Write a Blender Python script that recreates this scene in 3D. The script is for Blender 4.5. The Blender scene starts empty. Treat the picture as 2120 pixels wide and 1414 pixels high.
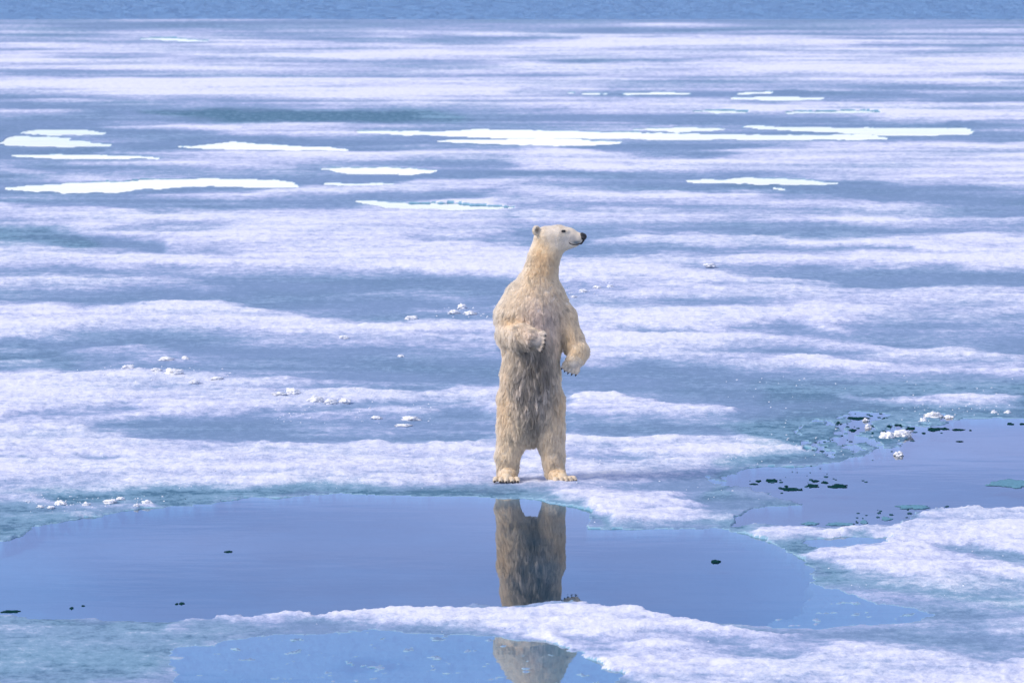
import bpy, math, random
import numpy as np
from mathutils import Vector, kdtree

random.seed(4)
rng = np.random.default_rng(7)
scene = bpy.context.scene
COL = scene.collection

# ------------------------------------------------------------------ camera
H, BY, LENS = 8.0, 76.0, 300.0                 # ship's deck height, distance to the bear
K = 36.0 / (LENS * 2120.0)
PITCH = math.atan(H / BY) - math.atan(293 * K)
cam_data = bpy.data.cameras.new('camera')
cam_data.lens = LENS
cam_data.sensor_width = 36.0
cam_data.clip_start = 0.5
cam_data.clip_end = 20000
cam_data.dof.use_dof = True
cam_data.dof.focus_distance = BY + 0.3
cam_data.dof.aperture_fstop = 8.0
cam = bpy.data.objects.new('camera', cam_data)
COL.objects.link(cam)
cam.location = (0, 0, H)
cam.rotation_euler = (math.pi / 2 - PITCH, 0, 0)
scene.camera = cam

# ------------------------------------------------------------------ sky
SUN_EL, SUN_AZ = math.radians(42), math.radians(-116)      # azimuth from +Y, negative to the left
world = bpy.data.worlds.new('World')
scene.world = world
world.use_nodes = True
nt = world.node_tree
nt.nodes.clear()


def node(t, typ, **kw):
    n = t.nodes.new(typ)
    for k, v in kw.items():
        setattr(n, k, v)
    return n


def ramp(t, pts, interp='LINEAR'):
    n = t.nodes.new('ShaderNodeValToRGB')
    cr = n.color_ramp
    cr.interpolation = interp
    while len(cr.elements) < len(pts):
        cr.elements.new(0.5)
    for e, (p, c) in zip(cr.elements, pts):
        e.position = p
        e.color = (c[0], c[1], c[2], 1) if not isinstance(c, (int, float)) else (c, c, c, 1)
    return n


sky = node(nt, 'ShaderNodeTexSky', sky_type='NISHITA', sun_disc=False,
           sun_elevation=SUN_EL, sun_rotation=SUN_AZ)
bg_clear = node(nt, 'ShaderNodeBackground')
bg_clear.inputs['Strength'].default_value = 0.06
nt.links.new(sky.outputs[0], bg_clear.inputs['Color'])
# the cloud deck: blue-violet underside, a bright clear slot along the horizon
tc = node(nt, 'ShaderNodeTexCoord')
sep = node(nt, 'ShaderNodeSeparateXYZ')
nt.links.new(tc.outputs['Generated'], sep.inputs[0])
mp = node(nt, 'ShaderNodeMapping')
mp.inputs['Scale'].default_value = (5, 5, 70)
nt.links.new(tc.outputs['Generated'], mp.inputs[0])
nz = node(nt, 'ShaderNodeTexNoise')
nz.inputs['Scale'].default_value = 1.0
nz.inputs['Detail'].default_value = 4
nt.links.new(mp.outputs[0], nz.inputs['Vector'])
# elevation + a little cloud-edge noise
ma = node(nt, 'ShaderNodeMath', operation='MULTIPLY_ADD')
ma.inputs[1].default_value = 0.022
nt.links.new(nz.outputs['Fac'], ma.inputs[0])
nt.links.new(sep.outputs['Z'], ma.inputs[2])
sub = node(nt, 'ShaderNodeMath', operation='SUBTRACT')
sub.inputs[1].default_value = 0.011
nt.links.new(ma.outputs[0], sub.inputs[0])
mr = node(nt, 'ShaderNodeMapRange')
mr.inputs['From Min'].default_value = -0.1
mr.inputs['From Max'].default_value = 1.0
nt.links.new(sub.outputs[0], mr.inputs['Value'])


def el(z):
    return (z + 0.1) / 1.1


S1 = (1.9, 2.0, 2.15)
deck = ramp(nt, [(el(-0.1), S1), (el(0.079), S1), (el(0.090), (0.66, 0.88, 1.75)),
                 (el(0.106), (0.56, 0.77, 1.56)), (el(0.13), (0.41, 0.65, 1.44)),
                 (el(0.30), (0.46, 0.53, 0.80)), (el(1.0), (0.58, 0.65, 0.90))])
nt.links.new(mr.outputs[0], deck.inputs[0])
mp2 = node(nt, 'ShaderNodeMapping')
mp2.inputs['Scale'].default_value = (22, 22, 260)
mp2.inputs['Location'].default_value = (3.3, 1.2, 0.4)
nt.links.new(tc.outputs['Generated'], mp2.inputs[0])
nz2 = node(nt, 'ShaderNodeTexNoise')
nz2.inputs['Detail'].default_value = 3
nz2.inputs['Scale'].default_value = 0.7
nt.links.new(mp2.outputs[0], nz2.inputs['Vector'])
rr = ramp(nt, [(0.3, (0.80, 0.86, 0.90)), (0.7, (1.22, 1.14, 1.08))])
nt.links.new(nz2.outputs['Fac'], rr.inputs[0])
mul = node(nt, 'ShaderNodeMixRGB', blend_type='MULTIPLY')
mul.inputs[0].default_value = 1.0
nt.links.new(deck.outputs[0], mul.inputs[1])
nt.links.new(rr.outputs[0], mul.inputs[2])
bg_deck = node(nt, 'ShaderNodeBackground')
nt.links.new(mul.outputs[0], bg_deck.inputs['Color'])
mixw = node(nt, 'ShaderNodeMixShader')
mixw.inputs[0].default_value = 0.9
nt.links.new(bg_clear.outputs[0], mixw.inputs[1])
nt.links.new(bg_deck.outputs[0], mixw.inputs[2])
wout = node(nt, 'ShaderNodeOutputWorld')
nt.links.new(mixw.outputs[0], wout.inputs[0])

sun_data = bpy.data.lights.new('sun', 'SUN')
sun_data.energy = 2.9
sun_data.angle = math.radians(22)
sun_data.color = (1.0, 0.90, 0.80)
sun = bpy.data.objects.new('sun', sun_data)
COL.objects.link(sun)
sd = Vector((math.sin(SUN_AZ) * math.cos(SUN_EL), math.cos(SUN_AZ) * math.cos(SUN_EL), math.sin(SUN_EL)))
sun.rotation_euler = sd.to_track_quat('Z', 'Y').to_euler()

scene.view_settings.view_transform = 'Standard'
scene.view_settings.look = 'None'
scene.view_settings.gamma = 1.0
scene.view_settings.exposure = 0.0
scene.view_settings.use_curve_mapping = False
scene.cycles.max_bounces = 8
scene.cycles.transparent_max_bounces = 12

# ------------------------------------------------------------------ helpers
CP, SP = math.cos(PITCH), math.sin(PITCH)


def pix(px, py, z=0.0):
    """where on the level z the photograph's point px, py lies"""
    a, b = (px - 1060) * K, (707 - py) * K
    d = Vector((a, CP + b * SP, -SP + b * CP))
    t = (H - z) / -d.z
    return Vector((d.x * t, d.y * t, z))


def to_px(x, y, z=0.0):
    dz = z - H
    f = y * CP - dz * SP
    u = y * SP + dz * CP
    return 1060 + x / f / K, 707 - u / f / K


def _hash(ix, iy, seed):
    h = (ix.astype(np.int64) * 374761393 + iy.astype(np.int64) * 668265263 + seed * 1442695041) & 0xffffffff
    h = ((h ^ (h >> 13)) * 1274126177) & 0xffffffff
    h = ((h ^ (h >> 16)) * 2246822519) & 0xffffffff
    return ((h ^ (h >> 15)) & 0xffff) / 65535.0


def perlin(x, y, seed=0):
    x0, y0 = np.floor(x), np.floor(y)
    fx, fy = x - x0, y - y0
    ux = fx * fx * fx * (fx * (fx * 6 - 15) + 10)
    uy = fy * fy * fy * (fy * (fy * 6 - 15) + 10)

    def g(dx, dy):
        a = _hash(x0 + dx, y0 + dy, seed) * 2 * np.pi
        return np.cos(a) * (fx - dx) + np.sin(a) * (fy - dy)
    a = g(0, 0) * (1 - ux) + g(1, 0) * ux
    b = g(0, 1) * (1 - ux) + g(1, 1) * ux
    return (a * (1 - uy) + b * uy) * 1.5


def fbm(x, y, seed=0, octs=4, gain=0.5):
    s, a, f = 0, 1.0, 1.0
    for o in range(octs):
        s = s + a * perlin(x * f + 13.7 * o, y * f - 7.1 * o, seed + o * 17)
        a *= gain
        f *= 2.03
    return s


def sstep(a, b, x):
    t = np.clip((x - a) / (b - a), 0, 1)
    return t * t * (3 - 2 * t)


def tag(o, label=None, cat=None, group=None, kind=None):
    for k, v in (('label', label), ('category', cat), ('group', group), ('kind', kind)):
        if v:
            o[k] = v
    return o


def mesh_np(name, verts, faces, mat=None, parent=None, smooth=True):
    me = bpy.data.meshes.new(name)
    verts = np.asarray(verts, dtype=np.float32)
    faces = np.asarray(faces, dtype=np.int32)
    me.vertices.add(len(verts))
    me.vertices.foreach_set('co', verts.ravel())
    n = faces.shape[1]
    me.loops.add(faces.size)
    me.loops.foreach_set('vertex_index', faces.ravel())
    me.polygons.add(len(faces))
    me.polygons.foreach_set('loop_start', np.arange(0, faces.size, n, dtype=np.int32))
    if smooth:
        me.polygons.foreach_set('use_smooth', np.ones(len(faces), dtype=bool))
    me.update(calc_edges=True)
    if mat:
        me.materials.append(mat)
    o = bpy.data.objects.new(name, me)
    COL.objects.link(o)
    if parent:
        o.parent = parent
    return o


def material(name):
    m = bpy.data.materials.new(name)
    m.use_nodes = True
    t = m.node_tree
    t.nodes.clear()
    out = node(t, 'ShaderNodeOutputMaterial')
    return m, t, out


def principled(name, col, rough=0.5, spec=0.5, bump=0, scale=20, sss=0):
    m, t, out = material(name)
    p = node(t, 'ShaderNodeBsdfPrincipled')
    p.inputs['Base Color'].default_value = (*col, 1)
    p.inputs['Roughness'].default_value = rough
    p.inputs['Specular IOR Level'].default_value = spec
    if sss:
        p.inputs['Subsurface Weight'].default_value = sss
        p.inputs['Subsurface Radius'].default_value = (.02, .03, .05)
    c = node(t, 'ShaderNodeTexCoord')
    n = node(t, 'ShaderNodeTexNoise')
    n.inputs['Scale'].default_value = scale
    t.links.new(c.outputs['Object'], n.inputs['Vector'])
    r = ramp(t, [(0.3, tuple(v * 0.8 for v in col)), (0.7, tuple(min(1, v * 1.15) for v in col))])
    t.links.new(n.outputs['Fac'], r.inputs[0])
    t.links.new(r.outputs[0], p.inputs['Base Color'])
    if bump:
        b = node(t, 'ShaderNodeBump')
        b.inputs['Strength'].default_value = 1
        b.inputs['Distance'].default_value = bump
        t.links.new(n.outputs['Fac'], b.inputs['Height'])
        t.links.new(b.outputs[0], p.inputs['Normal'])
    t.links.new(p.outputs[0], out.inputs[0])
    return m


# ------------------------------------------------------------------ materials of the setting
def make_ice_material():
    m, t, out = material('sea_ice')
    p = node(t, 'ShaderNodeBsdfPrincipled')
    geo = node(t, 'ShaderNodeNewGeometry')
    a_s = node(t, 'ShaderNodeAttribute', attribute_name='snow')
    a_t = node(t, 'ShaderNodeAttribute', attribute_name='teal')
    a_d = node(t, 'ShaderNodeAttribute', attribute_name='depth')
    # fine world-space breakup of the snow edge
    mpg = node(t, 'ShaderNodeMapping')
    mpg.inputs['Scale'].default_value = (1.0, 0.55, 1.0)
    t.links.new(geo.outputs['Position'], mpg.inputs[0])
    n1 = node(t, 'ShaderNodeTexNoise')
    n1.inputs['Scale'].default_value = 9
    n1.inputs['Detail'].default_value = 7
    n1.inputs['Roughness'].default_value = 0.72
    t.links.new(mpg.outputs[0], n1.inputs['Vector'])
    s1 = node(t, 'ShaderNodeMath', operation='SUBTRACT')
    s1.inputs[1].default_value = 0.5
    t.links.new(n1.outputs['Fac'], s1.inputs[0])
    # the noise bites hardest where snow and ice mix
    m1 = node(t, 'ShaderNodeMath', operation='MULTIPLY_ADD')
    m1.inputs[1].default_value = 1.5
    t.links.new(s1.outputs[0], m1.inputs[0])
    t.links.new(a_s.outputs['Fac'], m1.inputs[2])
    n3 = node(t, 'ShaderNodeTexNoise')
    n3.inputs['Scale'].default_value = 46
    n3.inputs['Detail'].default_value = 4
    n3.inputs['Roughness'].default_value = 0.75
    t.links.new(geo.outputs['Position'], n3.inputs['Vector'])
    s3 = node(t, 'ShaderNodeMath', operation='SUBTRACT')
    s3.inputs[1].default_value = 0.5
    t.links.new(n3.outputs['Fac'], s3.inputs[0])
    m3 = node(t, 'ShaderNodeMath', operation='MULTIPLY_ADD')
    m3.inputs[1].default_value = 0.9
    t.links.new(s3.outputs[0], m3.inputs[0])
    t.links.new(m1.outputs[0], m3.inputs[2])
    m1 = m3
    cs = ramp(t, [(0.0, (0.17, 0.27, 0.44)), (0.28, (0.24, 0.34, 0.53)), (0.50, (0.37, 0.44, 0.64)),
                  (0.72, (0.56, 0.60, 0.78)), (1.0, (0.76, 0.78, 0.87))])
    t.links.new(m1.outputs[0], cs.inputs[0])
    ct = ramp(t, [(0.0, (0.05, 0.15, 0.24)), (0.16, (0.15, 0.29, 0.41)), (0.45, (0.21, 0.36, 0.50)), (0.75, (0.48, 0.58, 0.70)),
                  (1.0, (0.76, 0.78, 0.86))])
    t.links.new(m1.outputs[0], ct.inputs[0])
    mx = node(t, 'ShaderNodeMixRGB')
    t.links.new(a_t.outputs['Fac'], mx.inputs[0])
    t.links.new(cs.outputs[0], mx.inputs[1])
    t.links.new(ct.outputs[0], mx.inputs[2])
    # drowned ice: turquoise where shallow, dark blue where deep
    cd = ramp(t, [(0.0, (0.30, 0.47, 0.60)), (0.15, (0.14, 0.36, 0.52)), (0.45, (0.05, 0.18, 0.30)), (1.0, (0.012, 0.05, 0.08))])
    t.links.new(a_d.outputs['Fac'], cd.inputs[0])
    wet = node(t, 'ShaderNodeMath', operation='GREATER_THAN')
    wet.inputs[1].default_value = 0.002
    t.links.new(a_d.outputs['Fac'], wet.inputs[0])
    mx2 = node(t, 'ShaderNodeMixRGB')
    t.links.new(wet.outputs[0], mx2.inputs[0])
    t.links.new(mx.outputs[0], mx2.inputs[1])
    t.links.new(cd.outputs[0], mx2.inputs[2])
    t.links.new(mx2.outputs[0], p.inputs['Base Color'])
    # snow is dull, bare ice has some sheen
    rg = node(t, 'ShaderNodeMapRange')
    rg.inputs['To Min'].default_value = 0.62
    rg.inputs['To Max'].default_value = 0.9
    t.links.new(a_s.outputs['Fac'], rg.inputs['Value'])
    t.links.new(rg.outputs[0], p.inputs['Roughness'])
    p.inputs['Specular IOR Level'].default_value = 0.2
    n2 = node(t, 'ShaderNodeTexNoise')
    n2.inputs['Scale'].default_value = 26
    n2.inputs['Detail'].default_value = 5
    n2.inputs['Roughness'].default_value = 0.65
    t.links.new(geo.outputs['Position'], n2.inputs['Vector'])
    b = node(t, 'ShaderNodeBump')
    b.inputs['Strength'].default_value = 0.8
    b.inputs['Distance'].default_value = 0.014
    t.links.new(n2.outputs['Fac'], b.inputs['Height'])
    t.links.new(b.outputs[0], p.inputs['Normal'])
    t.links.new(p.outputs[0], out.inputs[0])
    return m


def make_water_material():
    m, t, out = material('melt_water')
    fr = node(t, 'ShaderNodeFresnel')
    fr.inputs['IOR'].default_value = 1.333
    gl = node(t, 'ShaderNodeBsdfGlossy')
    gl.inputs['Roughness'].default_value = 0.012
    tr = node(t, 'ShaderNodeBsdfTransparent')
    tr.inputs['Color'].default_value = (0.72, 0.90, 0.95, 1)
    geo = node(t, 'ShaderNodeNewGeometry')
    mpg = node(t, 'ShaderNodeMapping')
    mpg.inputs['Scale'].default_value = (0.8, 1.6, 1)
    t.links.new(geo.outputs['Position'], mpg.inputs[0])
    n = node(t, 'ShaderNodeTexNoise')
    n.inputs['Scale'].default_value = 1.6
    n.inputs['Detail'].default_value = 3
    t.links.new(mpg.outputs[0], n.inputs['Vector'])
    b = node(t, 'ShaderNodeBump')
    b.inputs['Strength'].default_value = 1.0
    b.inputs['Distance'].default_value = 0.0004
    t.links.new(n.outputs['Fac'], b.inputs['Height'])
    t.links.new(b.outputs[0], gl.inputs['Normal'])
    mx = node(t, 'ShaderNodeMixShader')
    t.links.new(fr.outputs[0], mx.inputs[0])
    t.links.new(tr.outputs[0], mx.inputs[1])
    t.links.new(gl.outputs[0], mx.inputs[2])
    t.links.new(mx.outputs[0], out.inputs[0])
    return m


def make_sea_material():
    m, t, out = material('open_sea')
    p = node(t, 'ShaderNodeBsdfPrincipled')
    p.inputs['Base Color'].default_value = (0.20, 0.42, 0.76, 1)
    p.inputs['Roughness'].default_value = 0.5
    p.inputs['IOR'].default_value = 1.333
    geo = node(t, 'ShaderNodeNewGeometry')
    mpg = node(t, 'ShaderNodeMapping')
    mpg.inputs['Scale'].default_value = (0.6, 1.0, 1)
    t.links.new(geo.outputs['Position'], mpg.inputs[0])
    n = node(t, 'ShaderNodeTexNoise')
    n.inputs['Scale'].default_value = 2.6
    n.inputs['Detail'].default_value = 5
    n.inputs['Roughness'].default_value = 0.6
    t.links.new(mpg.outputs[0], n.inputs['Vector'])
    b = node(t, 'ShaderNodeBump')
    b.inputs['Distance'].default_value = 1.2
    t.links.new(n.outputs['Fac'], b.inputs['Height'])
    t.links.new(b.outputs[0], p.inputs['Normal'])
    t.links.new(p.outputs[0], out.inputs[0])
    return m


M_ICE, M_WATER, M_SEA = make_ice_material(), make_water_material(), make_sea_material()

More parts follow.
